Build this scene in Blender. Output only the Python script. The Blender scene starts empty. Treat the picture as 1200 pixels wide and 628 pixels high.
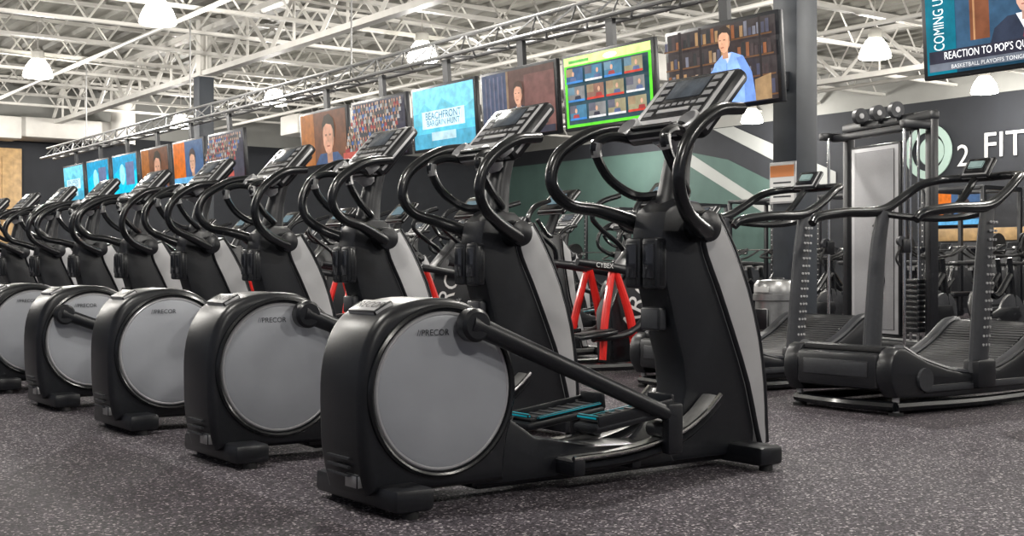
import bpy, bmesh, math, random
from mathutils import Vector, Matrix, Euler
random.seed(4)
scene=bpy.context.scene
scene.view_settings.view_transform='Standard'
scene.view_settings.look='None'

# ---------------------------------------------------------------- materials
def mat(name,col,rough=.5,metal=0.0,noise=0.0,nscale=40,bump=0.0,emit=None,es=0,coat=0,spec=.5,alpha=None,enoise=0):
    m=bpy.data.materials.new(name); m.use_nodes=True
    nt=m.node_tree; p=nt.nodes['Principled BSDF']
    c=(col[0],col[1],col[2],1)
    p.inputs['Base Color'].default_value=c
    p.inputs['Roughness'].default_value=rough
    p.inputs['Metallic'].default_value=metal
    p.inputs['Specular IOR Level'].default_value=spec
    p.inputs['Coat Weight'].default_value=coat
    p.inputs['Coat Roughness'].default_value=.12
    if emit:
        p.inputs['Emission Color'].default_value=(*emit,1); p.inputs['Emission Strength'].default_value=es
        if enoise>0:
            tc=nt.nodes.new('ShaderNodeTexCoord'); n=nt.nodes.new('ShaderNodeTexNoise'); n.inputs['Scale'].default_value=11; n.inputs['Detail'].default_value=4
            mr=nt.nodes.new('ShaderNodeMapRange'); mr.inputs[1].default_value=.32; mr.inputs[2].default_value=.68
            mr.inputs[3].default_value=es*(1-enoise); mr.inputs[4].default_value=es*(1+enoise)
            nt.links.new(tc.outputs['Object'],n.inputs['Vector']); nt.links.new(n.outputs['Fac'],mr.inputs[0]); nt.links.new(mr.outputs[0],p.inputs['Emission Strength'])
    if noise>0 or bump>0:
        tc=nt.nodes.new('ShaderNodeTexCoord'); n=nt.nodes.new('ShaderNodeTexNoise')
        n.inputs['Scale'].default_value=nscale; n.inputs['Detail'].default_value=3
        nt.links.new(tc.outputs['Object'],n.inputs['Vector'])
        if noise>0:
            r=nt.nodes.new('ShaderNodeValToRGB')
            r.color_ramp.elements[0].position=.3; r.color_ramp.elements[1].position=.7
            r.color_ramp.elements[0].color=(*[x*(1-noise) for x in col],1)
            r.color_ramp.elements[1].color=(*[min(1,x*(1+noise)) for x in col],1)
            nt.links.new(n.outputs['Fac'],r.inputs['Fac']); nt.links.new(r.outputs['Color'],p.inputs['Base Color'])
        if bump>0:
            bp=nt.nodes.new('ShaderNodeBump'); bp.inputs['Strength'].default_value=bump; bp.inputs['Distance'].default_value=.002
            nt.links.new(n.outputs['Fac'],bp.inputs['Height']); nt.links.new(bp.outputs['Normal'],p.inputs['Normal'])
    return m
_e={}
def em(r,g,b,s=1.0):
    k=(r,g,b,s)
    if k not in _e:
        L=.3*r+.55*g+.15*b; q=1.22
        c=[max(0,L+(x-L)*q) for x in (r,g,b)]
        _e[k]=mat('screen_pixels_%d'%len(_e),(0.0,0.0,0.0),.35,emit=tuple(c),es=s*1.95,spec=.15,enoise=.22)
    return _e[k]

BLACK=mat('black_plastic',(.009,.010,.013),.36,noise=.15,nscale=60,bump=.06)
BLACK2=mat('black_satin_tube',(.007,.008,.010),.27,bump=.03,coat=.15)
RUBBER=mat('black_rubber',(.010,.010,.011),.65,bump=.3,nscale=120)
DKGREY=mat('dark_grey_plastic',(.034,.036,.042),.45,noise=.1)
DISC=mat('grey_wheel_cover',(.35,.365,.40),.38,noise=.04,nscale=6)
DISC2=mat('grey_wheel_rim',(.5,.5,.52),.3,metal=.4)
SILVER=mat('silver_plastic',(.53,.53,.54),.35,metal=.2,noise=.04,nscale=8)
STEEL=mat('brushed_steel',(.42,.42,.42),.35,metal=.8,noise=.08)
CHROME=mat('chrome',(.75,.75,.75),.12,metal=1)
GLASSBLK=mat('console_glass',(.012,.013,.017),.12,coat=.5)
SCRN=mat('console_screen',(.02,.022,.028),.15,emit=(.10,.12,.14),es=.45,enoise=.5)
GREYTXT=mat('console_marking',(.30,.30,.31),.5)
BLUE=mat('pedal_blue',(.0,.42,.55),.4,emit=(0,.3,.4),es=.12)
RED=mat('red_paint',(.75,.02,.015),.35,coat=.3)
WHITE=mat('white_print',(.75,.75,.74),.5)
WHITEP=mat('white_painted_steel',(.56,.545,.51),.5,noise=.06,nscale=5)
DECK=mat('roof_deck_paint',(.23,.225,.20),.65,noise=.14,nscale=3)
WALL=mat('charcoal_wall_paint',(.016,.018,.023),.8,noise=.12,nscale=2)
WALLUP=mat('upper_wall_paint',(.27,.27,.255),.8,noise=.06,nscale=2)
TEAL=mat('teal_wall_paint',(.055,.10,.088),.75,noise=.08,nscale=2)
GREYW=mat('grey_wall_graphic',(.32,.33,.32),.75,noise=.05,nscale=2)
COLM=mat('column_paint',(.040,.047,.058),.5,noise=.12,nscale=4)
WOOD=mat('light_wood',(.45,.29,.13),.5,noise=.25,nscale=7)
MESHP=mat('perforated_grey',(.40,.40,.42),.55,noise=.2,nscale=150)
PANEL=mat('frosted_panel',(.55,.55,.57),.4,noise=.06,nscale=5)
LOGO=mat('logo_green',(.33,.45,.40),.6)
BULB=mat('lamp_glass',(.9,.9,.85),.3,emit=(1,.96,.84),es=14.0)
SLAT=mat('belt_slat',(.034,.034,.037),.65,bump=.4,nscale=200)

# ---------------------------------------------------------------- builder
def catmull(P,n):
    P=[Vector(p) for p in P]
    if len(P)<3 or n<=1: return P,[i for i in range(len(P))]
    out=[];par=[]
    Q=[P[0]*2-P[1]]+P+[P[-1]*2-P[-2]]
    for i in range(1,len(Q)-2):
        a,b,c,d=Q[i-1],Q[i],Q[i+1],Q[i+2]
        for k in range(n):
            t=k/n
            out.append(.5*((2*b)+(c-a)*t+(2*a-5*b+4*c-d)*t*t+(3*b-a-3*c+d)*t**3)); par.append(i-1+t)
    out.append(P[-1]);par.append(len(P)-1)
    return out,par
_txt={}
def textgeo(s):
    if s in _txt: return _txt[s]
    cu=bpy.data.curves.new('t','FONT'); cu.body=s; cu.size=1; cu.align_x='CENTER'; cu.align_y='CENTER'; cu.resolution_u=3
    o=bpy.data.objects.new('t',cu); scene.collection.objects.link(o)
    dg=bpy.context.evaluated_depsgraph_get(); dg.update()
    me=bpy.data.meshes.new_from_object(o.evaluated_get(dg))
    r=([v.co.copy() for v in me.vertices],[tuple(p.vertices) for p in me.polygons])
    bpy.data.objects.remove(o); bpy.data.meshes.remove(me); bpy.data.curves.remove(cu)
    _txt[s]=r; return r

class B:
    def __init__(s): s.bm=bmesh.new(); s.mats=[]
    def mi(s,m):
        if m not in s.mats: s.mats.append(m)
        return s.mats.index(m)
    def _bev(s,edges,off,seg=2):
        bmesh.ops.bevel(s.bm,geom=edges,offset=off,segments=seg,affect='EDGES',profile=.5,clamp_overlap=True)
    def box(s,c,sz,m,bev=0,rot=None,seg=2):
        M=Matrix.Translation(Vector(c))
        if rot is not None: M=M@(rot.to_matrix().to_4x4() if isinstance(rot,Euler) else rot)
        M=M@Matrix.Diagonal((*sz,1))
        r=bmesh.ops.create_cube(s.bm,size=1,matrix=M)
        vs=set(r['verts']); fs=set(f for v in vs for f in v.link_faces)
        i=s.mi(m)
        for f in fs: f.material_index=i
        if bev>0: s._bev(list(set(e for f in fs for e in f.edges)),bev,seg)
    def prism(s,pts,y0,y1,m,bev=0,seg=2,axis='y',smooth_n=0):
        if smooth_n:
            c,_=catmull([(p[0],p[1],0) for p in pts],smooth_n); pts=[(v.x,v.y) for v in c]
        def mk(p,y):
            if axis=='y': return (p[0],y,p[1])
            if axis=='x': return (y,p[0],p[1])
            return (p[0],p[1],y)
        A=[s.bm.verts.new(mk(p,y0)) for p in pts]; C=[s.bm.verts.new(mk(p,y1)) for p in pts]
        i=s.mi(m); n=len(pts); fs=[s.bm.faces.new(A),s.bm.faces.new(C[::-1])]
        ed=list(fs[0].edges)+list(fs[1].edges)
        for k in range(n): fs.append(s.bm.faces.new((A[k],C[k],C[(k+1)%n],A[(k+1)%n])))
        for f in fs: f.material_index=i
        bmesh.ops.recalc_face_normals(s.bm,faces=fs)
        if bev>0: s._bev(ed,bev,seg)
    def tube(s,pts,r,m,seg=8,n=5,flat=1.0):
        C,par=catmull(pts,n)
        rr=r if isinstance(r,(list,tuple)) else [r]*len(pts)
        i=s.mi(m); rings=[]; up=None
        for k,c in enumerate(C):
            t=(C[min(k+1,len(C)-1)]-C[max(k-1,0)]).normalized()
            if up is None:
                up=Vector((0,1,0)) if abs(t.y)<.9 else Vector((1,0,0))
            u=(up-t*up.dot(t)).normalized(); up=u; v=t.cross(u)
            q=par[k]; a=int(q); f=q-a; rad=rr[a]*(1-f)+rr[min(a+1,len(rr)-1)]*f
            rings.append([s.bm.verts.new(c+u*math.cos(2*math.pi*j/seg)*rad*flat+v*math.sin(2*math.pi*j/seg)*rad) for j in range(seg)])
        for k in range(len(rings)-1):
            for j in range(seg):
                f=s.bm.faces.new((rings[k][j],rings[k][(j+1)%seg],rings[k+1][(j+1)%seg],rings[k+1][j])); f.material_index=i
        f=s.bm.faces.new(rings[0][::-1]); f.material_index=i
        f=s.bm.faces.new(rings[-1]); f.material_index=i
    def lathe(s,prof,o,ax,m,seg=32):
        q=Vector(ax).normalized().to_track_quat('Z','Y'); o=Vector(o); i=s.mi(m); R=[]
        for r,h in prof:
            if r<1e-5: R.append([s.bm.verts.new(o+q@Vector((0,0,h)))])
            else: R.append([s.bm.verts.new(o+q@Vector((r*math.cos(2*math.pi*j/seg),r*math.sin(2*math.pi*j/seg),h))) for j in range(seg)])
        for a,b in zip(R,R[1:]):
            for j in range(seg):
                k=(j+1)%seg
                if len(a)==1 and len(b)==1: continue
                if len(a)==1: f=s.bm.faces.new((a[0],b[j],b[k]))
                elif len(b)==1: f=s.bm.faces.new((a[j],a[k],b[0]))
                else: f=s.bm.faces.new((a[j],a[k],b[k],b[j]))
                f.material_index=i
    def cyl(s,p,q,r,m,seg=16):
        p=Vector(p);q=Vector(q);L=(q-p).length
        s.lathe([(0,0),(r,0),(r,L),(0,L)],p,q-p,m,seg)
    def poly(s,pts,m):
        f=s.bm.faces.new([s.bm.verts.new(Vector(p)) for p in pts]); f.material_index=s.mi(m); return f
    def text(s,st,M,m):
        V,F=textgeo(st); vs=[s.bm.verts.new(M@v) for v in V]; i=s.mi(m)
        for f in F:
            try: g=s.bm.faces.new([vs[k] for k in f]); g.material_index=i
            except ValueError: pass
    def mesh(s,name,ang=.62):
        s.bm.normal_update()
        for f in s.bm.faces: f.smooth=True
        for e in s.bm.edges:
            if len(e.link_faces)==2:
                if e.calc_face_angle(0)>ang: e.smooth=False
        me=bpy.data.meshes.new(name); s.bm.to_mesh(me); s.bm.free()
        for m in s.mats: me.materials.append(m)
        return me
def place(name,me,loc=(0,0,0),rz=0):
    o=bpy.data.objects.new(name,me); o.location=loc; o.rotation_euler=(0,0,rz); scene.collection.objects.link(o); return o

def basis(o,ex,ey,sc=1):
    ex=Vector(ex).normalized(); ey=Vector(ey).normalized(); ez=ex.cross(ey)
    M=Matrix((ex,ey,ez)).transposed().to_4x4(); return Matrix.Translation(Vector(o))@M@Matrix.Scale(sc,4)

# ---------------------------------------------------------------- elliptical
RP=[(.9,.125),(1.2,.135),(1.45,.18),(1.60,.25),(1.70,.33)]
def rampz(x):
    if x<=RP[0][0]: return RP[0][1]
    for (a,b),(c,d) in zip(RP,RP[1:]):
        if x<=c: return b+(d-b)*(x-a)/(c-a)
    return RP[-1][1]
ARM_B=[(1.69,.16,1.03),(1.56,.20,1.09),(1.43,.26,1.135),(1.28,.29,1.16),(1.195,.30,1.25),(1.24,.30,1.38),(1.42,.28,1.485),(1.62,.25,1.52)]
ARM_F=[(1.69,.16,1.03),(1.58,.21,1.06),(1.47,.26,1.11),(1.39,.30,1.20),(1.385,.31,1.31),(1.45,.31,1.43),(1.60,.30,1.535),(1.77,.28,1.56)]
def elliptical(a,s):
    b=B()
    H=[(.03,.07),(.0,.20),(-.008,.35),(-.005,.50),(.025,.62),(.09,.71),(.20,.757),(.33,.770),(.44,.755),(.54,.70),(.615,.62),(.66,.52),(.675,.42),(.665,.32),(.635,.22),(.62,.07)]
    b.prism(H,-.168,.168,BLACK,bev=.038,seg=4,smooth_n=3)
    b.prism([(.5,.05),(.5,.33),(.68,.30),(.80,.22),(1.1,.16),(1.5,.14),(1.55,.05)],-.11,.11,BLACK,bev=.015)
    b.box((1.3,0,.075),(1.5,.14,.09),BLACK,bev=.01)
    for sg in (-1,1):
        o=(.335,sg*.165,.43); ax=(0,sg,0)
        b.lathe([(.318,0),(.316,.014),(.306,.020),(.298,.016),(.294,.002)],o,ax,BLACK2,64)
        b.lathe([(.294,.002),(.290,.010),(.286,.013),(.281,.013),(.278,.010)],o,ax,DISC2,64)
        b.lathe([(.278,.010),(.272,.013),(.250,.0135),(.246,.015),(.12,.019),(0,.021)],o,ax,DISC,64)
        M=basis((.28,sg*.1868,.645),(1,0,0) if sg<0 else (-1,0,0),(0,0,1),.032)
        b.text('//PRECOR',M,BLACK)
    d=Vector((.12,0,.062)).normalized(); n=Vector((-d.z,0,d.x))
    c=Vector((.125,0,.734))
    b.box((c.x,0,c.z),(.085,.20,.024),SILVER,bev=.006,rot=Euler((0,-math.atan2(d.z,d.x),0)))
    b.text('PRECOR',basis(c+n*.0135,(0,-1,0),d,.056),BLACK)
    for k in range(3): b.box((-.006,0,.14+.03*k),(.012,.16,.008),DKGREY)
    b.box((.03,-.08,.12),(.06,.09,.05),STEEL,bev=.004)
    b.box((.14,.01,.066),(.16,.62,.085),BLACK,bev=.02)
    b.box((1.94,0,.066),(.14,.60,.085),BLACK,bev=.02)
    for x in (.14,1.94):
        for y in (-.26,.27): b.cyl((x,y,0),(x,y,.04),.03,RUBBER)
    # tower
    T=[(1.50,1.12),(1.475,1.0),(1.495,.85),(1.55,.66),(1.605,.48),(1.62,.36),(1.59,.24),(1.46,.15),(1.30,.10),(1.30,.05),(2.03,.05),(2.055,.2),(2.04,.42),(1.985,.68),(1.89,.92),(1.79,1.10),(1.70,1.17),(1.58,1.18)]
    b.prism(T,-.10,.10,BLACK,bev=.02)
    OUT=[(1.80,1.12),(1.89,.98),(1.985,.79),(2.055,.57),(2.09,.36),(2.10,.18),(2.105,.09)]
    INN=[(2.065,.07),(2.03,.16),(1.975,.36),(1.885,.58),(1.785,.80),(1.72,.93),(1.70,1.02),(1.74,1.10)]
    b.prism(OUT+INN,-.120,.120,SILVER,bev=.016,seg=3,smooth_n=2)
    b.prism(OUT+[(x+.018,z) for x,z in OUT[::-1]],-.112,.112,BLACK,bev=.004)
    for y in (-.055,.055):
        b.box((1.475,y,.90),(.06,.10,.22),BLACK2,bev=.015)
        b.box((1.443,y,.91),(.01,.07,.15),GLASSBLK,bev=.003)
    b.box((1.52,0,.66),(.05,.12,.10),DKGREY,bev=.01)
    b.cyl((1.67,-.185,1.06),(1.67,.185,1.06),.068,BLACK2,24)
    b.cyl((1.67,-.195,1.06),(1.67,.195,1.06),.035,DKGREY,20)
    b.tube([(1.62,0,1.10),(1.64,0,1.22),(1.66,0,1.34),(1.70,0,1.48),(1.74,0,1.56)],[.085,.07,.06,.055,.05],BLACK,12)
    b.tube([(1.66,0,1.40),(1.60,0,1.455),(1.56,0,1.47)],[.05,.06,.06],SILVER,12)
    # console
    d=Vector((.24,0,.26)).normalized(); n=Vector((-d.z,0,d.x)); cc=Vector((1.69,0,1.60))
    Mc=Matrix((d,Vector((0,1,0)),-n)).transposed().to_4x4()
    Mb=lambda p:(cc+d*p[0]+Vector((0,p[1],0))+n*p[2])
    def cbox(p,sz,m,bev=0): b.box(Mb(p),sz,m,bev,rot=Mc)
    cbox((0,0,-.022),(.39,.50,.075),SILVER,.03)
    cbox((0.01,0,-.065),(.30,.38,.05),DKGREY,.02)
    cbox((.03,0,.015),(.26,.38,.012),GLASSBLK,.005)
    cbox((.08,0,.0225),(.12,.22,.003),SCRN,.001)
    for i in range(5):
        for j in (-1,1): cbox((-.07+.05*i,j*.15,.0225),(.028,.05,.003),GREYTXT)
    for i in range(6): cbox((-.02,-.1+.04*i,.0225),(.018,.026,.003),GREYTXT)
    cbox((-.06,0,.0225),(.022,.2,.004),SILVER)
    cbox((-.20,0,.02),(.07,.36,.07),SILVER,.03)
    cbox((-.205,0,.06),(.02,.26,.02),BLACK2,.006)
    for j in (-1,1): b.lathe([(.055,0),(.055,.05),(.045,.055),(.040,.02),(0,.015)],Mb((-.17,j*.19,.0)),n,SILVER,20)
    for sg in (-1,1):
        b.tube([(1.62,sg*.06,1.20),(1.56,sg*.16,1.20),(1.46,sg*.215,1.27),(1.39,sg*.225,1.37),(1.385,sg*.22,1.43),(1.46,sg*.20,1.46),(1.56,sg*.17,1.45)],.022,BLACK2,10)
        b.tube([(1.39,sg*.225,1.37),(1.383,sg*.223,1.40),(1.386,sg*.22,1.43)],.024,STEEL,10,3)
    for sg,ss in ((-1,s),(1,1-s)):
        P=[tuple((1-ss)*q+ss*w for q,w in zip(u,v)) for u,v in zip(ARM_B,ARM_F)]
        P=[(p[0],p[1]*sg,p[2]) for p in P]
        b.tube(P,[.042,.037,.031,.028,.027,.028,.029,.027],BLACK2,12,6)
        b.lathe([(.0,-.01),(.05,-.01),(.066,.0),(.066,.03),(.03,.045),(0,.045)],(1.67,sg*.165,1.06),(0,sg,0),BLACK,24)
    for sg,aa in ((-1,a),(1,a+math.pi)):
        px,pz=.335+.262*math.cos(aa),.43+.255*math.sin(aa)
        L=1.06; ex=px+1.0
        for _ in range(8):
            ez=rampz(ex)+.10; dz=ez-pz; ex=px+math.sqrt(max(.1,L*L-dz*dz))
        ez=rampz(ex)+.10
        y=sg*.245
        b.cyl((px,sg*.17,pz),(px,sg*.215,pz),.035,BLACK2,20)
        b.lathe([(0,0),(.055,0),(.062,.012),(.062,.055),(.05,.068),(0,.07)],(px,sg*.205,pz),(0,sg,0),BLACK,28)
        b.tube([(px-.02,y,pz+.005),(px+.12,y,pz+(ez-pz)*.12),(ex,y,ez)],[.046,.037,.032],BLACK,12,4,flat=.8)
        b.box((ex,y,ez-.05),(.085,.05,.21),BLACK,.014)
        b.cyl((ex,sg*.12,rampz(ex)+.04),(ex,sg*.225,rampz(ex)+.04),.035,DKGREY,16)
        R=Euler((0,-.12,0)); yc=sg*.165
        pc=Vector((ex-.19,yc,ez-.005))
        b.box(pc,(.42,.155,.035),BLACK,.014,R)
        b.box(pc+Vector((0,0,.022)),(.37,.125,.012),RUBBER,.004,R)
        for k in range(7): b.box(pc+Vector((-.15+.05*k,0,.030+(-.15+.05*k)*.12)),(.012,.11,.006),DKGREY,0,R)
        b.box(pc+Vector((0,sg*.072,.030)),(.40,.012,.045),BLACK,.005,R)
        b.box(pc+Vector((.02,-sg*.066,.030)),(.34,.014,.012),BLUE,.004,R)
        b.box(pc+Vector((-.19,0,.020)),(.018,.13,.018),BLUE,.005,R)
        b.box(pc+Vector((.2,0,.06)),(.02,.15,.07),BLACK,.008,R)
        b.tube([(x,yc,z) for x,z in RP],.012,STEEL,8,5,flat=4.6)
        b.tube([(x,yc,z-.03) for x,z in RP],.022,BLACK,8,5,flat=2.8)
        b.tube([(x,yc+sg*.06,z+.012) for x,z in RP],.010,CHROME,8,5)
    b.box((.93,0,.10),(.06,.46,.07),BLACK,.012)
    b.box((1.25,0,.09),(.05,.40,.05),BLACK,.01)
    return b.mesh('elliptical_mesh')

SP=1.36
phases=[(71,1.0),(70,.7),(45,.2),(140,.9),(-90,.4)]
EM=[elliptical(math.radians(a),s) for a,s in phases]
for i in range(11):
    place('elliptical_trainer',EM[i if i<5 else (i*3)%5],(2.15,4.05+SP*i,0))
for i in range(9):
    place('elliptical_trainer',EM[(i*2)%5],(10.6,12.6+1.5*i,0))

# ---------------------------------------------------------------- curved treadmill
def treadmill():
    b=B(); W=.42
    side=[(.06,.11),(.0,.20),(.0,.32),(.05,.395),(.14,.40),(.35,.315),(.75,.225),(1.1,.25),(1.4,.36),(1.62,.49),(1.74,.51),(1.80,.40),(1.76,.2),(1.66,.11),(1.3,.09),(.5,.09)]
    for sg in (-1,1):
        y0,y1=sorted((sg*.30,sg*W))
        b.prism(side,y0,y1,BLACK,bev=.02,smooth_n=2)
        b.tube([(x,sg*.36,z+.006) for x,z in side[4:11]],.02,DKGREY,8,5,flat=2.2)
        b.box((.85,sg*(W-.02),.15),(1.1,.06,.05),DKGREY,.01)
        b.tube([(.08,sg*.38,.055),(.9,sg*.40,.045),(1.7,sg*.38,.055)],.03,BLACK2,8)
        for x in (.1,1.65):
            b.cyl((x,sg*.37,0),(x,sg*.37,.14),.022,STEEL,12); b.cyl((x,sg*.37,0),(x,sg*.37,.02),.045,RUBBER,16)
        b.cyl((.30,sg*.415,.21),(.30,sg*.44,.21),.07,DKGREY,20)
    b.tube([(.08,-.38,.055),(.03,0,.055),(.08,.38,.055)],.03,BLACK2,8)
    b.box((.06,0,.26),(.13,.62,.22),BLACK,.03)
    b.box((.0,0,.27),(.02,.5,.1),DKGREY,.006)
    top=[(.06,.395),(.15,.392),(.35,.308),(.75,.218),(1.1,.243),(1.4,.352),(1.62,.482),(1.73,.503)]
    C,_=catmull([(x,0,z) for x,z in top],9)
    for p,q in zip(C,C[1:]):
        m=(p+q)/2; d=q-p
        b.box(m,(d.length*.82,.60,.024),SLAT,.004,Euler((0,-math.atan2(d.z,d.x),0)),1)
        b.box(m+Vector((0,0,-.014)),(d.length,.60,.01),RUBBER,0,Euler((0,-math.atan2(d.z,d.x),0)))
    b.prism([(.1,.14),(.1,.33),(.75,.19),(1.4,.31),(1.7,.42),(1.7,.14)],-.29,.29,BLACK)
    for sg in (-1,1):
        b.box((.88,sg*.41,.22),(.19,.12,.18),BLACK,.02)
        b.tube([(.86,sg*.41,.22),(.89,sg*.41,.6),(.93,sg*.41,1.0),(.98,sg*.40,1.27)],[.084,.078,.070,.058],DKGREY,14,4,flat=.56)
        for k in range(15):
            z=.40+k*.055; x=.865+ (z-.24)*.11
            for dx in (-.030,0,.030): b.cyl((x+dx,sg*.448,z),(x+dx,sg*.457,z),.009,SILVER,6)
        b.tube([(.25,sg*.40,1.17),(.32,sg*.41,1.215),(.6,sg*.42,1.25),(.95,sg*.41,1.27),(1.15,sg*.40,1.35),(1.35,sg*.37,1.46),(1.5,sg*.28,1.50),(1.54,0,1.50)],[.027,.033,.033,.035,.031,.030,.028,.028],BLACK2,12,5)
    b.tube([(1.0,-.40,1.25),(1.08,-.2,1.22),(1.1,0,1.21),(1.08,.2,1.22),(1.0,.40,1.25)],.024,BLACK2,10)
    b.tube([(1.1,0,1.21),(1.3,0,1.35),(1.45,0,1.50)],.024,BLACK2,10)
    R=Euler((0,-.9,0))
    b.box((1.48,0,1.56),(.17,.22,.035),SILVER,.015,R)
    b.box((1.465,0,1.575),(.12,.16,.02),GLASSBLK,.004,R)
    b.box((1.452,0,1.585),(.06,.11,.01),em(.25,.32,.3,.6),.002,R)
    return b.mesh('treadmill_mesh')
TM=treadmill()
for y in (5.10,6.60): place('curved_treadmill',TM,(6.12,y,0))

# ---------------------------------------------------------------- arc trainer
def arc_trainer():
    b=B()
    for sg in (-1,1):
        b.tube([(.05,sg*.24,.07),(.8,sg*.25,.06),(1.6,sg*.2,.07)],.035,BLACK2,8)
        b.tube([(.42,sg*.22,.12),(.46,sg*.2,.45),(.56,sg*.17,.84)],[.03,.034,.03],RED,10,4)
        b.tube([(.78,sg*.22,.10),(.74,sg*.2,.45),(.60,sg*.17,.86)],[.034,.038,.03],RED,10,4)
        b.tube([(.15,sg*.22,.93),(.5,sg*.2,.89),(1.1,sg*.17,.80)],[.03,.04,.035],BLACK,10,4,flat=.8)
        b.tube([(.3,sg*.24,.30),(.7,sg*.24,.34),(1.0,sg*.2,.55)],.03,BLACK,10,4)
        b.box((.30,sg*.24,.33),(.42,.16,.04),BLACK,.015,Euler((0,-.1,0)))
        b.box((.30,sg*.24,.356),(.36,.12,.012),RUBBER,.003,Euler((0,-.1,0)))
        b.tube([(1.1,sg*.2,.80),(1.05,sg*.26,1.05),(.85,sg*.28,1.2),(.72,sg*.28,1.32),(.80,sg*.27,1.45),(1.0,sg*.24,1.52)],.024,BLACK2,10)
        b.tube([(1.15,sg*.08,1.18),(1.0,sg*.18,1.22),(.9,sg*.18,1.34)],.02,BLACK2,8)
    b.prism([(.62,.08),(.60,.5),(.80,.92),(1.05,1.18),(1.22,1.22),(1.34,1.05),(1.40,.6),(1.55,.08)],-.10,.10,BLACK,bev=.02)
    b.prism([(1.24,1.18),(1.36,1.05),(1.43,.6),(1.58,.1),(1.5,.1),(1.34,.6),(1.26,1.0)],-.12,.12,SILVER,bev=.012)
    b.box((.06,0,.07),(.1,.6,.08),BLACK,.015); b.box((1.62,0,.07),(.1,.6,.08),BLACK,.015)
    b.text('ARC',basis((.90,-.103,.58),(.35,0,.94),(-.94,0,.35),.26),WHITE)
    b.text('CYBEX',basis((.42,-.247,.90),(1,0,-.07),(.07,0,1),.06),WHITE)
    b.tube([(1.15,0,1.18),(1.22,0,1.32),(1.28,0,1.45)],[.06,.05,.045],BLACK,10)
    R=Euler((0,-.80,0))
    b.box((1.30,0,1.52),(.32,.42,.05),SILVER,.02,R); b.box((1.282,0,1.54),(.26,.36,.02),GLASSBLK,.004,R)
    b.box((1.268,0,1.552),(.13,.22,.006),em(.10,.14,.16,.8),0,R)
    return b.mesh('arc_mesh')
AM=arc_trainer()
for i in range(8): place('arc_trainer',AM,(6.25,8.2+1.5*i,0))

# ---------------------------------------------------------------- spin bike
def bike():
    b=B()
    b.box((.08,0,.05),(.08,.5,.06),BLACK,.015); b.box((1.05,0,.05),(.08,.5,.06),BLACK,.015)
    b.tube([(.08,0,.08),(.5,0,.22),(1.05,0,.08)],.035,BLACK2,8)
    b.tube([(.5,0,.22),(.42,0,.55),(.33,0,.88)],.032,BLACK2,8)
    b.tube([(.33,0,.72),(.60,0,.55),(.88,0,.80)],.04,BLACK2,8)
    b.tube([(1.02,0,.1),(.93,0,.6),(.86,0,1.0)],.032,BLACK2,8)
    b.cyl((.26,0,.85),(.26,0,.90),.03,STEEL); b.tube([(.18,0,.90),(.38,0,.90)],.02,STEEL,8)
    b.prism([(.10,-.10),(.12,.10),(.24,.07),(.40,.02),(.42,0),(.40,-.02),(.24,-.07)],.92,.97,RUBBER,bev=.015,axis='z')
    for sg in (-1,1):
        b.tube([(.80,sg*.02,1.02),(.78,sg*.2,1.04),(.92,sg*.22,1.10),(1.06,sg*.20,1.16)],.016,RUBBER,8)
        b.cyl((.50,sg*.07,.28),(.50,sg*.10,.28),.02,STEEL)
        b.box((.5+sg*.08,sg*.10,.28+sg*.0),(.17,.02,.03),STEEL,.005); b.box((.5+sg*.16,sg*.16,.28),(.1,.09,.03),BLACK,.01)
        b.lathe([(.235,0),(.24,.02),(.19,.03),(.06,.03),(0,.035)],(.90,0,.33),(0,sg,0),STEEL if sg>0 else DKGREY,32)
    b.prism([(.42,.18),(.40,.34),(.6,.42),(.95,.42),(1.0,.3),(.9,.26),(.6,.2)],.03,.085,BLACK,bev=.015)
    b.prism([(.42,.18),(.40,.34),(.6,.42),(.95,.42),(1.0,.3),(.9,.26),(.6,.2)],-.085,-.03,BLACK,bev=.015)
    b.box((.94,0,1.14),(.03,.16,.1),GLASSBLK,.01,Euler((0,.5,0)))
    return b.mesh('bike_mesh')
BM_=bike()
for x in (12.6,13.9,15.2,16.5):
    for i in range(10): place('spin_bike',BM_,(x+(0 if x<14 else 1.1),5.6+.92*i+(x*.37%.4),0),math.pi if x>14 else 0)
for i in range(8): place('spin_bike',BM_,(14.6,16.8+1.4*i,0))

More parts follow.
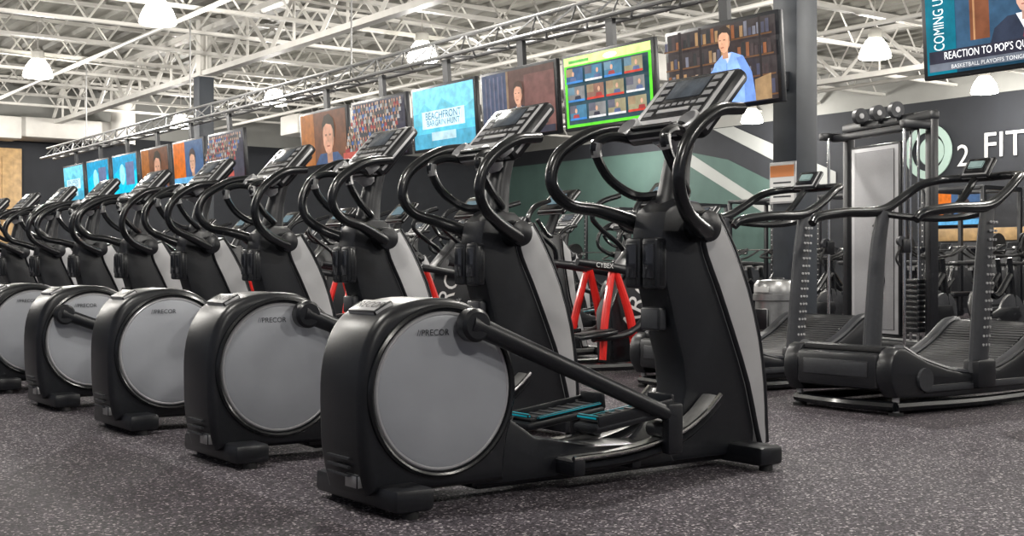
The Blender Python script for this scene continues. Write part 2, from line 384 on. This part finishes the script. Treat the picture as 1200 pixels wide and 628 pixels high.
# ---------------------------------------------------------------- cable machine
def cable():
    b=B(); w=.68
    for y in (-w,w):
        b.box((0,y,1.22),(.10,.09,2.36),BLACK,.012)
        b.box((-.1,y,.05),(1.0,.12,.08),BLACK,.015)
        b.cyl((-.30,y*.93,.1),(-.30,y*.93,2.3),.016,CHROME)
        b.box((-.16,y,2.32),(.42,.08,.08),BLACK,.012)
        b.box((-.3,y*.93,1.1),(.09,.1,.14),BLACK,.01)
        b.cyl((-.34,y*.93-.02,1.15),(-.34,y*.93+.02,1.15),.05,DKGREY)
        b.tube([(-.34,y*.93,1.1),(-.40,y*.93,.98),(-.36,y*.93,.9)],.012,RUBBER,6)
    b.box((0,0,2.42),(.12,2*w+.1,.10),BLACK,.02)
    b.box((-.2,0,2.30),(.08,2*w,.07),BLACK,.012)
    b.box((0,0,.08),(.4,2*w,.1),BLACK,.02)
    b.box((-.02,.14,1.18),(.10,.84,2.04),PANEL,.03)
    b.box((-.075,.14,1.18),(.012,.66,1.9),MESHP,.004)
    b.lathe([(.09,0),(.13,0),(.13,.006),(.09,.006)],(-.085,.08,.75),(-1,0,0),BLACK2,28)
    b.prism([(.04,.70),(.10,.86),(.13,.84),(.07,.70)],-.094,-.084,BLACK2,axis='x')
    for y in (-.25,.05,.35):
        b.cyl((-.10,y-.03,2.52),(-.10,y+.03,2.52),.085,DKGREY,20); b.cyl((-.10,y-.035,2.52),(-.10,y+.035,2.52),.03,SILVER,12)
        b.box((-.06,y,2.46),(.08,.02,.1),BLACK)
    for k in range(10): b.box((-.05,-.48,.25+.055*k),(.12,.22,.048),BLACK2,.006)
    b.cyl((-.05,-.42,.1),(-.05,-.42,2.3),.014,CHROME); b.cyl((-.05,-.54,.1),(-.05,-.54,2.3),.014,CHROME)
    return b.mesh('cable_mesh')
CM=cable()
place('cable_machine',CM,(11.0,8.46,0),-.25)
def rack():
    b=B()
    for x in (0,1.1):
        for y in (-.6,.6): b.box((x,y,1.15),(.07,.07,2.3),BLACK,.006)
        b.box((x,0,2.27),(.07,1.2,.07),BLACK,.006); 
    for y in (-.6,.6):
        b.box((.55,y,2.27),(1.1,.07,.07),BLACK); b.box((.55,y,.06),(1.2,.08,.08),BLACK)
        for k in range(18): b.cyl((-.04,y,.35+.1*k),(-.036,y,.35+.1*k),.012,SILVER,8)
    b.cyl((-.1,-1.05,1.25),(-.1,1.05,1.25),.014,CHROME)
    for y in (-.95,-.88,.88,.95): b.cyl((-.1,y-.02,1.25),(-.1,y+.02,1.25),.22,RUBBER,28)
    for y in (-.6,.6): b.box((-.07,y,1.22),(.1,.05,.06),STEEL)
    b.box((.4,0,.42),(1.1,.28,.08),BLACK,.02); b.box((.1,0,.2),(.06,.06,.4),BLACK); b.box((.8,0,.2),(.06,.06,.4),BLACK)
    return b.mesh('rack_mesh')
RM=rack()
for y in (8.6,11.0,13.4,15.8,18.2,20.6,23.0): place('squat_rack',RM,(19.2,y,0))

# ---------------------------------------------------------------- wipe dispenser, sign
b=B()
b.lathe([(0,0),(.19,0),(.195,.03),(.185,.06),(.185,.60),(.205,.61),(.205,.66),(.195,.665),(.195,.74),(.17,.775),(.06,.785),(0,.785)],(0,0,0),(0,0,1),STEEL,36)
b.lathe([(.06,.785),(.055,.80),(0,.80)],(0,0,0),(0,0,1),BLACK,20)
b.box((-.19,0,.45),(.02,.14,.18),BLACK,.006)
b.box((-.198,0,.70),(.01,.16,.05),WHITE,.002)
place('wipe_dispenser',b.mesh('wipe_mesh'),(8.02,7.30,0))
b=B()
b.box((0,0,0),(.012,.30,.36),SILVER,.004)
b.box((-.008,0,0),(.004,.27,.33),WHITE)
b.box((-.011,0,.10),(.003,.27,.10),mat('sign_orange',(.7,.25,.08),.6))
for k in range(4): b.box((-.011,.0,.0-.04*k),(.003,.2,.014),DKGREY)
place('column_sign',b.mesh('sign_mesh'),(8.275,7.47,1.62))

# ---------------------------------------------------------------- room shell
X0,X1,Y0,Y1,ZC=-14,22,-14,31,5.25
def floor_mat(name,base,dark,hi):
    m=bpy.data.materials.new(name); m.use_nodes=True; nt=m.node_tree; p=nt.nodes['Principled BSDF']
    tc=nt.nodes.new('ShaderNodeTexCoord')
    v=nt.nodes.new('ShaderNodeTexVoronoi'); v.inputs['Scale'].default_value=125
    nt.links.new(tc.outputs['Object'],v.inputs['Vector'])
    sep=nt.nodes.new('ShaderNodeSeparateColor'); nt.links.new(v.outputs['Color'],sep.inputs['Color'])
    r=nt.nodes.new('ShaderNodeValToRGB'); r.color_ramp.interpolation='CONSTANT'
    e=r.color_ramp.elements; e[0].position=0; e[0].color=(*dark,1); e[1].position=.46; e[1].color=(*base,1)
    e=r.color_ramp.elements.new(.78); e.color=(base[0]*2.1,base[1]*2.1,base[2]*2.1,1)
    e=r.color_ramp.elements.new(.94); e.color=(*hi,1)
    nt.links.new(sep.outputs[0],r.inputs['Fac'])
    n=nt.nodes.new('ShaderNodeTexNoise'); n.inputs['Scale'].default_value=1.2; n.inputs['Detail'].default_value=5
    nt.links.new(tc.outputs['Object'],n.inputs['Vector'])
    mr=nt.nodes.new('ShaderNodeMapRange'); mr.inputs[1].default_value=.3; mr.inputs[2].default_value=.7; mr.inputs[3].default_value=.85; mr.inputs[4].default_value=1.12
    nt.links.new(n.outputs['Fac'],mr.inputs[0])
    mx=nt.nodes.new('ShaderNodeVectorMath'); mx.operation='SCALE'
    nt.links.new(r.outputs['Color'],mx.inputs[0]); nt.links.new(mr.outputs[0],mx.inputs['Scale'])
    nt.links.new(mx.outputs[0],p.inputs['Base Color'])
    p.inputs['Roughness'].default_value=.72; p.inputs['Specular IOR Level'].default_value=.22
    n2=nt.nodes.new('ShaderNodeTexNoise'); n2.inputs['Scale'].default_value=160; nt.links.new(tc.outputs['Object'],n2.inputs['Vector'])
    bp=nt.nodes.new('ShaderNodeBump'); bp.inputs['Strength'].default_value=.4; bp.inputs['Distance'].default_value=.003
    nt.links.new(n2.outputs['Fac'],bp.inputs['Height']); nt.links.new(bp.outputs['Normal'],p.inputs['Normal'])
    return m
FL=floor_mat('speckled_rubber_floor',(.076,.067,.078),(.025,.022,.027),(.50,.46,.47))
FD=floor_mat('speckled_rubber_floor_dark',(.044,.037,.044),(.014,.012,.015),(.36,.32,.33))
b=B(); b.box(((X0+X1)/2,(Y0+Y1)/2,-.05),(X1-X0,Y1-Y0,.1),FL); place('floor',b.mesh('floor'))
b=B()
for P in ([(1.95,-14),(2.05,6.6),(1.2,5.3),(.3,3.2),(-1,-2),(-2,-14)],):
    b.poly([(x,y,.002) for x,y in P],FD)
b.poly([(x,y,.002) for x,y in [(4.6,2.0),(6.0,3.9),(12,4.2),(12,-10),(3.5,-10)]],FD)
b.poly([(x,y,.002) for x,y in [(5.9,4.2),(22,4.2),(22,31),(5.9,31)]],FD)
place('floor_inlay',b.mesh('floor_inlay'))
b=B(); b.box((X1+.1,(Y0+Y1)/2,2.15),(.2,Y1-Y0,4.3),WALL); b.box((X1+.1,(Y0+Y1)/2,4.8),(.2,Y1-Y0,1.0),WALLUP)
place('wall_right',b.mesh('wall_right'))
b=B(); b.box(((X0+X1)/2,Y1+.1,2.05),(X1-X0,.2,4.1),WALL); b.box(((X0+X1)/2,Y1+.1,4.7),(X1-X0,.2,1.2),WALLUP)
place('wall_back',b.mesh('wall_back'))
b=B(); b.box((X1-.012,(Y0+Y1)/2,.08),(.024,Y1-Y0,.16),BLACK); place('baseboard_right',b.mesh('bb'))
b=B(); b.box(((X0+X1)/2,Y1-.012,.08),(X1-X0,.024,.16),BLACK); place('baseboard_back',b.mesh('bb'))
b=B()
b.poly([(21.99,y,z) for y,z in [(30.9,1.0),(30.9,3.9),(23.5,3.9),(21.6,3.5),(20.2,2.9),(19.5,1.0)]],TEAL)
b.poly([(21.985,y,z) for y,z in [(24.6,4.28),(23.9,4.28),(20.0,2.2),(20.5,2.2)]],GREYW)
b.poly([(21.975,y,z) for y,z in [(21.4,4.28),(18.3,3.0),(18.3,2.55),(22.1,4.28)]],GREYW)
place('wall_mural',b.mesh('mural'))
b=B()
b.lathe([(.40,0),(.56,0),(.56,.03),(.40,.03),(.40,0)],(21.97,15.9,3.26),(-1,0,0),LOGO,48)
b.lathe([(0,.0),(.30,.0),(.30,.02),(0,.02)],(21.97,15.82,3.26),(-1,0,0),LOGO,40)
b.text('2',basis((21.95,15.08,3.1),(0,-1,0),(0,0,1),.62),WHITE)
b.text('FITNESS',basis((21.95,13.42,3.26),(0,-1,0),(0,0,1),.70),WHITE)
b.text('HEALTH CLUBS',basis((21.95,12.8,2.68),(0,-1,0),(0,0,1),.26),LOGO)
place('wall_logo_sign',b.mesh('logo'))
b=B(); b.box((7.3,Y1-.09,1.85),(1.3,.08,3.7),WOOD,.01)
for x in (6.98,7.3,7.62): b.box((x,Y1-.14,1.85),(.24,.03,3.3),WOOD,.01)
b.cyl((7.8,Y1-.19,.95),(7.8,Y1-.19,1.35),.02,STEEL)
place('door_1',b.mesh('door'))
b=B()
b.box((21.72,11,.70),(.40,8.6,1.40),DKGREY,.01); b.box((21.70,11,1.53),(.46,8.7,.26),WOOD,.01)
for k in range(8): b.box((21.51,7.3+k*1.07,.7),(.02,.98,1.2),BLACK,.01)
place('wood_topped_cabinet',b.mesh('cabinet'))
for (x,y) in ((8.43,7.47),(8.43,20.9),(8.43,-6)):
    b=B()
    b.box((0,0,2.1),(.27,.27,4.2),COLM,.008); b.box((0,0,4.7),(.2,.2,1.0),WHITEP)
    b.box((0,0,4.2),(.34,.34,.02),WHITEP); b.box((0,0,.06),(.36,.36,.12),BLACK,.01)
    if y==7.47: b.box((-.16,0,3.0-.5),(.06,.12,.16),DKGREY,.01)
    place('support_column',b.mesh('col'),(x,y,0))

# ---------------------------------------------------------------- ceiling
b=B(); i=b.mi(DECK)
x=-6.0; prof=[]
while x<X1:
    prof+=[(x,ZC),(x+.16,ZC),(x+.20,ZC-.06),(x+.36,ZC-.06)]; x+=.40
prof.append((X1,ZC))
va=[b.bm.verts.new((p[0],-14,p[1])) for p in prof]; vb=[b.bm.verts.new((p[0],Y1,p[1])) for p in prof]
for k in range(len(prof)-1): b.bm.faces.new((va[k],va[k+1],vb[k+1],vb[k])).material_index=i
place('ceiling',b.mesh('ceiling',.3))
def strut(b,p,q,r,m): b.tube([p,q],r,m,4,1)
b=B(); L0,L1=-6,21.95; zt,zb=5.14,4.55
for dy in (-.03,.03):
    b.box(((L0+L1)/2,dy,zt),(L1-L0,.035,.05),WHITEP); b.box(((L0+L1)/2,dy,zb),(L1-L0,.035,.05),WHITEP)
x=L0;k=0
while x<L1-.5:
    a,c=(zb,zt) if k%2==0 else (zt,zb)
    strut(b,(x,0,a),(x+.42,0,c),.018,WHITEP); x+=.42;k+=1
JM=b.mesh('joist')
y=-4
while y<30.5:
    place('roof_joist',JM,(0,y,0)); y+=1.75
b=B(); zt,zb=5.0,4.25
b.box((0,10,zt),(.16,41.5,.09),WHITEP); b.box((0,10,zb),(.16,41.5,.09),WHITEP)
y=-10.7;k=0
while y<29.9:
    a,c=(zb,zt) if k%2==0 else (zt,zb)
    strut(b,(0,y,a),(0,y+.85,c),.04,WHITEP)
    if k%2: strut(b,(0,y,zb),(0,y,zt),.025,WHITEP)
    y+=.85;k+=1
GM=b.mesh('girder')
for x in (-1.0,8.43,17.9): place('roof_girder',GM,(x,0,0))
for y in range(0,27,7):
    b=B(); strut(b,(-4,0,4.5),(20,3,4.5),.02,WHITEP); place('roof_bridging',b.mesh('brace'),(0,y,0))
b=B(); b.cyl((0,-6,4.40),(0,30.6,4.40),.035,WHITEP,8)
pm=b.mesh('pipe')
for x in (3.2,6.6,12.5,14.8,19.6): place('sprinkler_pipe',pm,(x,0,0))
b=B(); strut(b,(0,-6,4.66),(0,30.6,4.66),.03,WHITEP); pm=b.mesh('conduit')
for x in (4.6,11.6): place('electrical_conduit',pm,(x,0,0))
def duct(parts,cyls=()):
    b=B()
    for c,s in parts: b.box(c,s,WHITEP,.03)
    for p,q,r in cyls: b.cyl(p,q,r,WHITEP,24)
    place('air_duct',b.mesh('duct'))
duct([((8.9,30.2,4.10),(2.6,1.1,.46)),((7.2,29.9,4.05),(.8,.8,.5))],[((9.9,29.5,3.8),(9.9,29.5,5.1),.28)])
duct([((15.5,26,4.12),(6,.9,.44))])
duct([((13.6,20,4.12),(.9,10,.44))]+[((13.6,y,3.88),(.5,.5,.06)) for y in (16,18.5,21)])

def pend():
    b=B()
    b.lathe([(.23,0),(.245,.02),(.23,.09),(.19,.19),(.135,.27),(.10,.31)],(0,0,0),(0,0,1),BULB,28)
    b.lathe([(0,.015),(.23,.01)],(0,0,0),(0,0,1),BULB,28)
    b.lathe([(.105,.30),(.105,.43),(.05,.47),(0,.47)],(0,0,0),(0,0,1),WHITEP,20)
    b.cyl((0,0,.46),(0,0,.98),.012,WHITEP,6)
    return b.mesh('pendant')
PM=pend()
PL=[(1.0,-1),(1,4.8),(1,10.6),(1,16.3),(1,22),(1,27.8),(5.9,-1),(5.9,4.8),(5.9,10.6),(5.9,16.2),(5.9,21.9),(5.7,27.5),
    (10.7,-1),(10.7,4.8),(10.7,10.6),(10.3,16.7),(10.7,22.9),(10.7,27.9),(15.8,0.5),(15.8,6.5),(15.8,12.4),(15.7,18.8),(15.7,24.4),(20.6,1.8),(20.6,7.8),(20.6,13.7),(20.6,19.5),(20.4,24.5)]
for (x,y) in PL:
    o=place('pendant_lamp',PM,(x,y,4.1))
    l=bpy.data.lights.new('lamp_bulb','POINT'); l.energy=275; l.shadow_soft_size=.13; l.color=(1,.96,.90)
    lo=bpy.data.objects.new('bulb_light',l); lo.location=(0,0,-.16); lo.parent=o; scene.collection.objects.link(lo)

# ---------------------------------------------------------------- TV truss and televisions
b=B()
XT=7.05
for (dx,dz) in ((-.12,0),(.12,0),(0,.2)): b.cyl((XT+dx,2.5,3.04+dz),(XT+dx,25.5,3.04+dz),.022,STEEL,8)
y=2.5;k=0
while y<25.3:
    for (p,q) in (((-.12,0),(0,.2)),((.12,0),(0,.2)),((-.12,0),(.12,0))):
        if k%2: p,q=q,p
        strut(b,(XT+p[0],y,3.04+p[1]),(XT+q[0],y+.3,3.04+q[1]),.010,STEEL)
    y+=.3;k+=1
for y in (3,8,13,18,23): b.cyl((XT,y,3.22),(XT,y,4.6),.012,STEEL,6)
place('lighting_truss',b.mesh('truss'))

W,H=1.17,.63
def tv(kind,y,scale=1,loc=None,pole=True):
    b=B()
    b.box((0,0,0),(.05,W+.045,H+.045),BLACK,.008)
    b.box((.035,0,-.02),(.04,.7,.4),BLACK,.01)
    if pole:
        b.box((.05,0,.30),(.045,.09,.56),BLACK)
        b.box((.05,0,.0),(.03,.3,.3),DKGREY)
    lay=[0]
    def P(pts,c,s=1.0):
        lay[0]+=1
        b.poly([(-.026-.0006*lay[0],-(u-.5)*W*.98,(v-.5)*H*.98) for u,v in pts],em(*c,s))
    def Rc(u0,v0,u1,v1,c,s=1.0): P([(u0,v0),(u1,v0),(u1,v1),(u0,v1)],c,s)
    def El(u,v,ru,rv,c): P([(u+ru*math.cos(t*math.pi/8),v+rv*math.sin(t*math.pi/8)) for t in range(16)],c)
    def Tx(st,u,v,sz,c,vert=False,wide=1):
        lay[0]+=1
        o=(-.026-.0006*lay[0],-(u-.5)*W,(v-.5)*H)
        M=basis(o,(0,-1,0),(0,0,1),sz) if not vert else basis(o,(0,0,1),(0,1,0),sz)
        b.text(st,M@Matrix.Diagonal((1,wide,1,1)),em(*c,1.0))
    def head(u,v,ru,rv,skin,hair,turn=0.0):
        P([(u-ru*.4,v-rv*1.5),(u+ru*.5,v-rv*1.5),(u+ru*.5,v-rv*.4),(u-ru*.4,v-rv*.5)],tuple(x*.65 for x in skin))
        P([(u+ru*x,v+rv*z) for x,z in [(-.95,.1),(-.88,-.45),(-.55,-.88),(-.1,-1.02),(.3,-.92),(.75,-.5),(.95,.1),(.9,.6),(.5,1),(-.1,1.08),(-.7,.85)]],skin)
        P([(u+ru*x,v+rv*z) for x,z in [(.95,.1),(.75,-.5),(.45,-.82),(.6,-.1),(.62,.5),(.9,.6)]],tuple(x*.7 for x in skin))
        P([(u+ru*x,v+rv*z) for x,z in [(-1.0,.25),(-1.02,.7),(-.6,1.15),(.2,1.25),(.9,.95),(1.12,.4),(1.05,-.15),(.85,-.1),(.8,.35),(.5,.62),(-.3,.72),(-.85,.5)]],hair)
        for q in (-.5,.2): P([(u+ru*(q+turn-.18),v+rv*.12),(u+ru*(q+turn+.16),v+rv*.12),(u+ru*(q+turn+.14),v+rv*.02),(u+ru*(q+turn-.16),v+rv*.02)],tuple(x*.35 for x in skin))
        P([(u+ru*(turn-.22),v+rv*.0),(u+ru*(turn-.05),v-rv*.3),(u+ru*(turn-.32),v-rv*.3)],tuple(x*.78 for x in skin))
        P([(u+ru*(turn-.42),v-rv*.52),(u+ru*(turn+.12),v-rv*.52),(u+ru*(turn+.05),v-rv*.60),(u+ru*(turn-.36),v-rv*.60)],(skin[0]*.55,skin[1]*.35,skin[2]*.35))
    if kind=='man':
        Rc(0,0,1,1,(.03,.025,.025))
        for j in range(4):
            Rc(0,.05+j*.24,1,.07+j*.24,(.09,.05,.03))
            for i2 in range(26):
                if random.random()<.88:
                    c=random.choice([(.16,.07,.04),(.05,.05,.07),(.22,.14,.08),(.04,.03,.03),(.12,.12,.14),(.26,.2,.15),(.02,.02,.02)])
                    Rc(.01+i2*.038,.07+j*.24,.01+i2*.038+.028,.07+j*.24+.09+random.random()*.09,c)
        Rc(.16,0,.19,1,(.015,.012,.012)); Rc(.36,0,.385,1,(.015,.012,.012)); Rc(.9,0,.92,1,(.015,.012,.012))
        P([(.44,0),(.46,.36),(.50,.52),(.58,.62),(.66,.63),(.76,.56),(.83,.35),(.86,0)],(.22,.33,.62))
        P([(.70,.55),(.76,.56),(.83,.35),(.86,0),(.76,0),(.76,.3)],(.14,.22,.45))
        P([(.46,.42),(.51,.48),(.56,.22),(.50,.10),(.37,.05),(.36,.13),(.45,.18)],(.17,.27,.54))
        P([(.58,.62),(.62,.50),(.66,.62)],(.45,.47,.52)); P([(.60,.05),(.61,.5),(.615,.5),(.61,.05)],(.12,.2,.42))
        head(.60,.78,.058,.145,(.50,.29,.20),(.025,.018,.015),-.15)
        P([(.37,.05),(.36,.13),(.32,.16),(.30,.13),(.33,.11),(.29,.08),(.33,.05)],(.48,.28,.19))
        P([(.86,0),(.86,.25),(1,.3),(1,0)],(.22,.15,.09))
    elif kind=='grid':
        Rc(0,0,1,1,(.12,.46,.07)); Rc(.03,.04,.97,.86,(.02,.04,.05)); Rc(.0,.88,1,1,(.55,.75,.30)); El(.55,.93,.08,.04,(.85,.85,.85)); Rc(.06,.91,.3,.95,(.1,.3,.08))
        for j in range(3):
            for i2 in range(4):
                u=.05+i2*.23; v=.10+j*.26
                Rc(u,v,u+.20,v+.21,random.choice([(.05,.12,.18),(.16,.09,.07),(.03,.07,.14),(.14,.14,.14),(.20,.18,.12)]))
                Rc(u,v+.1,u+.08,v+.21,random.choice([(.10,.16,.2),(.2,.15,.1),(.08,.08,.1)]))
                q=.07+random.random()*.08
                El(u+q,v+.13,.014,.035,(.42,.26,.19)); P([(u+q-.045,v),(u+q-.03,v+.08),(u+q+.03,v+.08),(u+q+.045,v)],random.choice([(.07,.09,.16),(.2,.04,.04),(.02,.02,.03)]))
                Rc(u,v,u+.20,v+.03,random.choice([(.35,.05,.04),(.5,.5,.5),(.05,.15,.35)]))
    elif kind=='anchor':
        Rc(0,0,1,1,(.06,.035,.03)); Rc(0,.0,.35,1,(.04,.05,.08)); Rc(.6,.1,1,.9,(.10,.05,.045)); Rc(.35,.2,.38,1,(.14,.1,.07))
        for k2 in range(5): Rc(.05+.06*k2,.3,.07+.06*k2,.95,(.08,.08,.11))
        P([(.3,0),(.34,.35),(.45,.45),(.58,.45),(.7,.33),(.74,0)],(.02,.02,.035)); P([(.48,.44),(.56,.44),(.52,.15)],(.5,.5,.5)); P([(.51,.42),(.53,.42),(.54,.18),(.50,.18)],(.3,.04,.04))
        head(.52,.63,.062,.16,(.45,.26,.19),(.04,.025,.02)); Rc(0,.0,1,.10,(.02,.02,.03))
    elif kind=='title':
        Rc(0,0,1,1,(.10,.34,.44)); Rc(0,.0,1,.25,(.07,.23,.32)); Rc(.0,.6,1,1,(.18,.44,.54)); P([(0,.5),(.2,.75),(.35,.6),(.5,.8),(.8,.55),(1,.7),(1,.4),(0,.4)],(.13,.36,.44)); Rc(.15,.33,.85,.62,(.45,.58,.62)); Rc(.3,.12,.7,.26,(.34,.46,.5))
        Tx('BEACHFRONT',.5,.53,.105,(.03,.12,.2)); Tx('BARGAIN HUNT',.5,.41,.085,(.03,.12,.2))
    elif kind=='crowd':
        Rc(0,0,1,1,(.03,.03,.04))
        for j in range(7):
            for i2 in range(18):
                u=.02+i2*.055+random.random()*.02; v=.93-j*.12+random.random()*.02
                P([(u-.024,v-.10),(u-.02,v-.03),(u+.02,v-.03),(u+.024,v-.10)],random.choice([(.16,.03,.03),(.04,.07,.16),(.2,.2,.2),(.03,.03,.03),(.1,.08,.06)]))
                El(u,v,.013,.03,random.choice([(.28,.17,.12),(.2,.1,.07),(.3,.22,.17)]))
        Rc(0,0,1,.12,(.25,.06,.05))
    elif kind=='face':
        Rc(0,0,1,1,(.08,.035,.02)); Rc(0,0,.3,1,(.2,.08,.03)); P([(.3,0),(.42,.2),(.8,.2),(.95,0)],(.03,.05,.1)); head(.62,.52,.13,.34,(.38,.22,.16),(.02,.015,.01),.1)
    elif kind=='blue':
        Rc(0,0,1,1,(.04,.22,.36)); P([(0,.0),(0,.5),(.4,.75),(.8,.5),(1,.6),(1,0)],(.05,.35,.5)); El(.4,.5,.12,.28,(.25,.5,.55)); Rc(.55,.2,.9,.8,(.1,.12,.2))
    elif kind=='orange':
        Rc(0,0,1,1,(.03,.06,.12)); Rc(0,0,.4,1,(.35,.10,.03)); head(.65,.5,.10,.26,(.4,.25,.18),(.03,.02,.02)); Rc(0,.0,1,.16,(.1,.25,.4))
    elif kind=='news':
        Rc(0,0,1,1,(.01,.03,.05)); Rc(.19,.22,1,1,(.03,.06,.10)); Rc(.28,.3,.40,1,(.12,.05,.03)); Rc(.30,.3,.312,1,(.3,.17,.1)); Rc(.75,.3,1,1,(.05,.12,.2))
        Rc(0,0,.19,1,(.01,.10,.14)); Tx('COMING UP',.095,.54,.066,(.75,.8,.8),True,1.7)
        P([(.40,.22),(.43,.38),(.51,.48),(.75,.50),(.88,.42),(.95,.3),(.97,.22)],(.02,.025,.04)); P([(.56,.49),(.70,.50),(.63,.25)],(.65,.65,.68)); P([(.615,.46),(.64,.46),(.65,.25),(.60,.25)],(.3,.03,.04))
        head(.62,.66,.06,.16,(.5,.32,.26),(.55,.55,.55))
        Rc(.02,.03,1,.24,(.02,.02,.03)); Tx("REACTION TO POP'S QUICK EXIT",.46,.185,.052,(.9,.9,.9),False,1.3); Rc(.02,.03,1,.11,(.10,.11,.13)); Tx("BASKETBALL PLAYOFFS TONIGHT",.40,.07,.036,(.6,.6,.6))
    o=place('television',b.mesh('tv'),loc if loc else (XT-.08,y,2.435))
    o.rotation_euler=(0,math.radians(-4) if pole else 0,0)
    o.scale=(scale,)*3
tvs=[('man',6.90),('grid',8.25),('anchor',9.55),('title',10.85),('crowd',12.17),('face',13.5),('crowd',16.4),('orange',17.8),('face',19.2),('blue',20.6),('blue',22.0),('title',23.4),('news',4.47)]
for k,y in tvs: tv(k,y)
tv('orange',0,1.05,(21.93,15.2,2.07),False)

# ---------------------------------------------------------------- world, camera
w=bpy.data.worlds.new('World'); scene.world=w; w.use_nodes=True
w.node_tree.nodes['Background'].inputs[0].default_value=(.86,.89,1,1); w.node_tree.nodes['Background'].inputs[1].default_value=.26
cam=bpy.data.cameras.new('Camera'); cam.lens=44.16; cam.sensor_width=36
co=bpy.data.objects.new('Camera',cam); scene.collection.objects.link(co)
co.location=(0,0,.88); co.rotation_euler=(math.pi/2,0,-math.atan2(.584,.811))
cam.clip_end=200
scene.camera=co
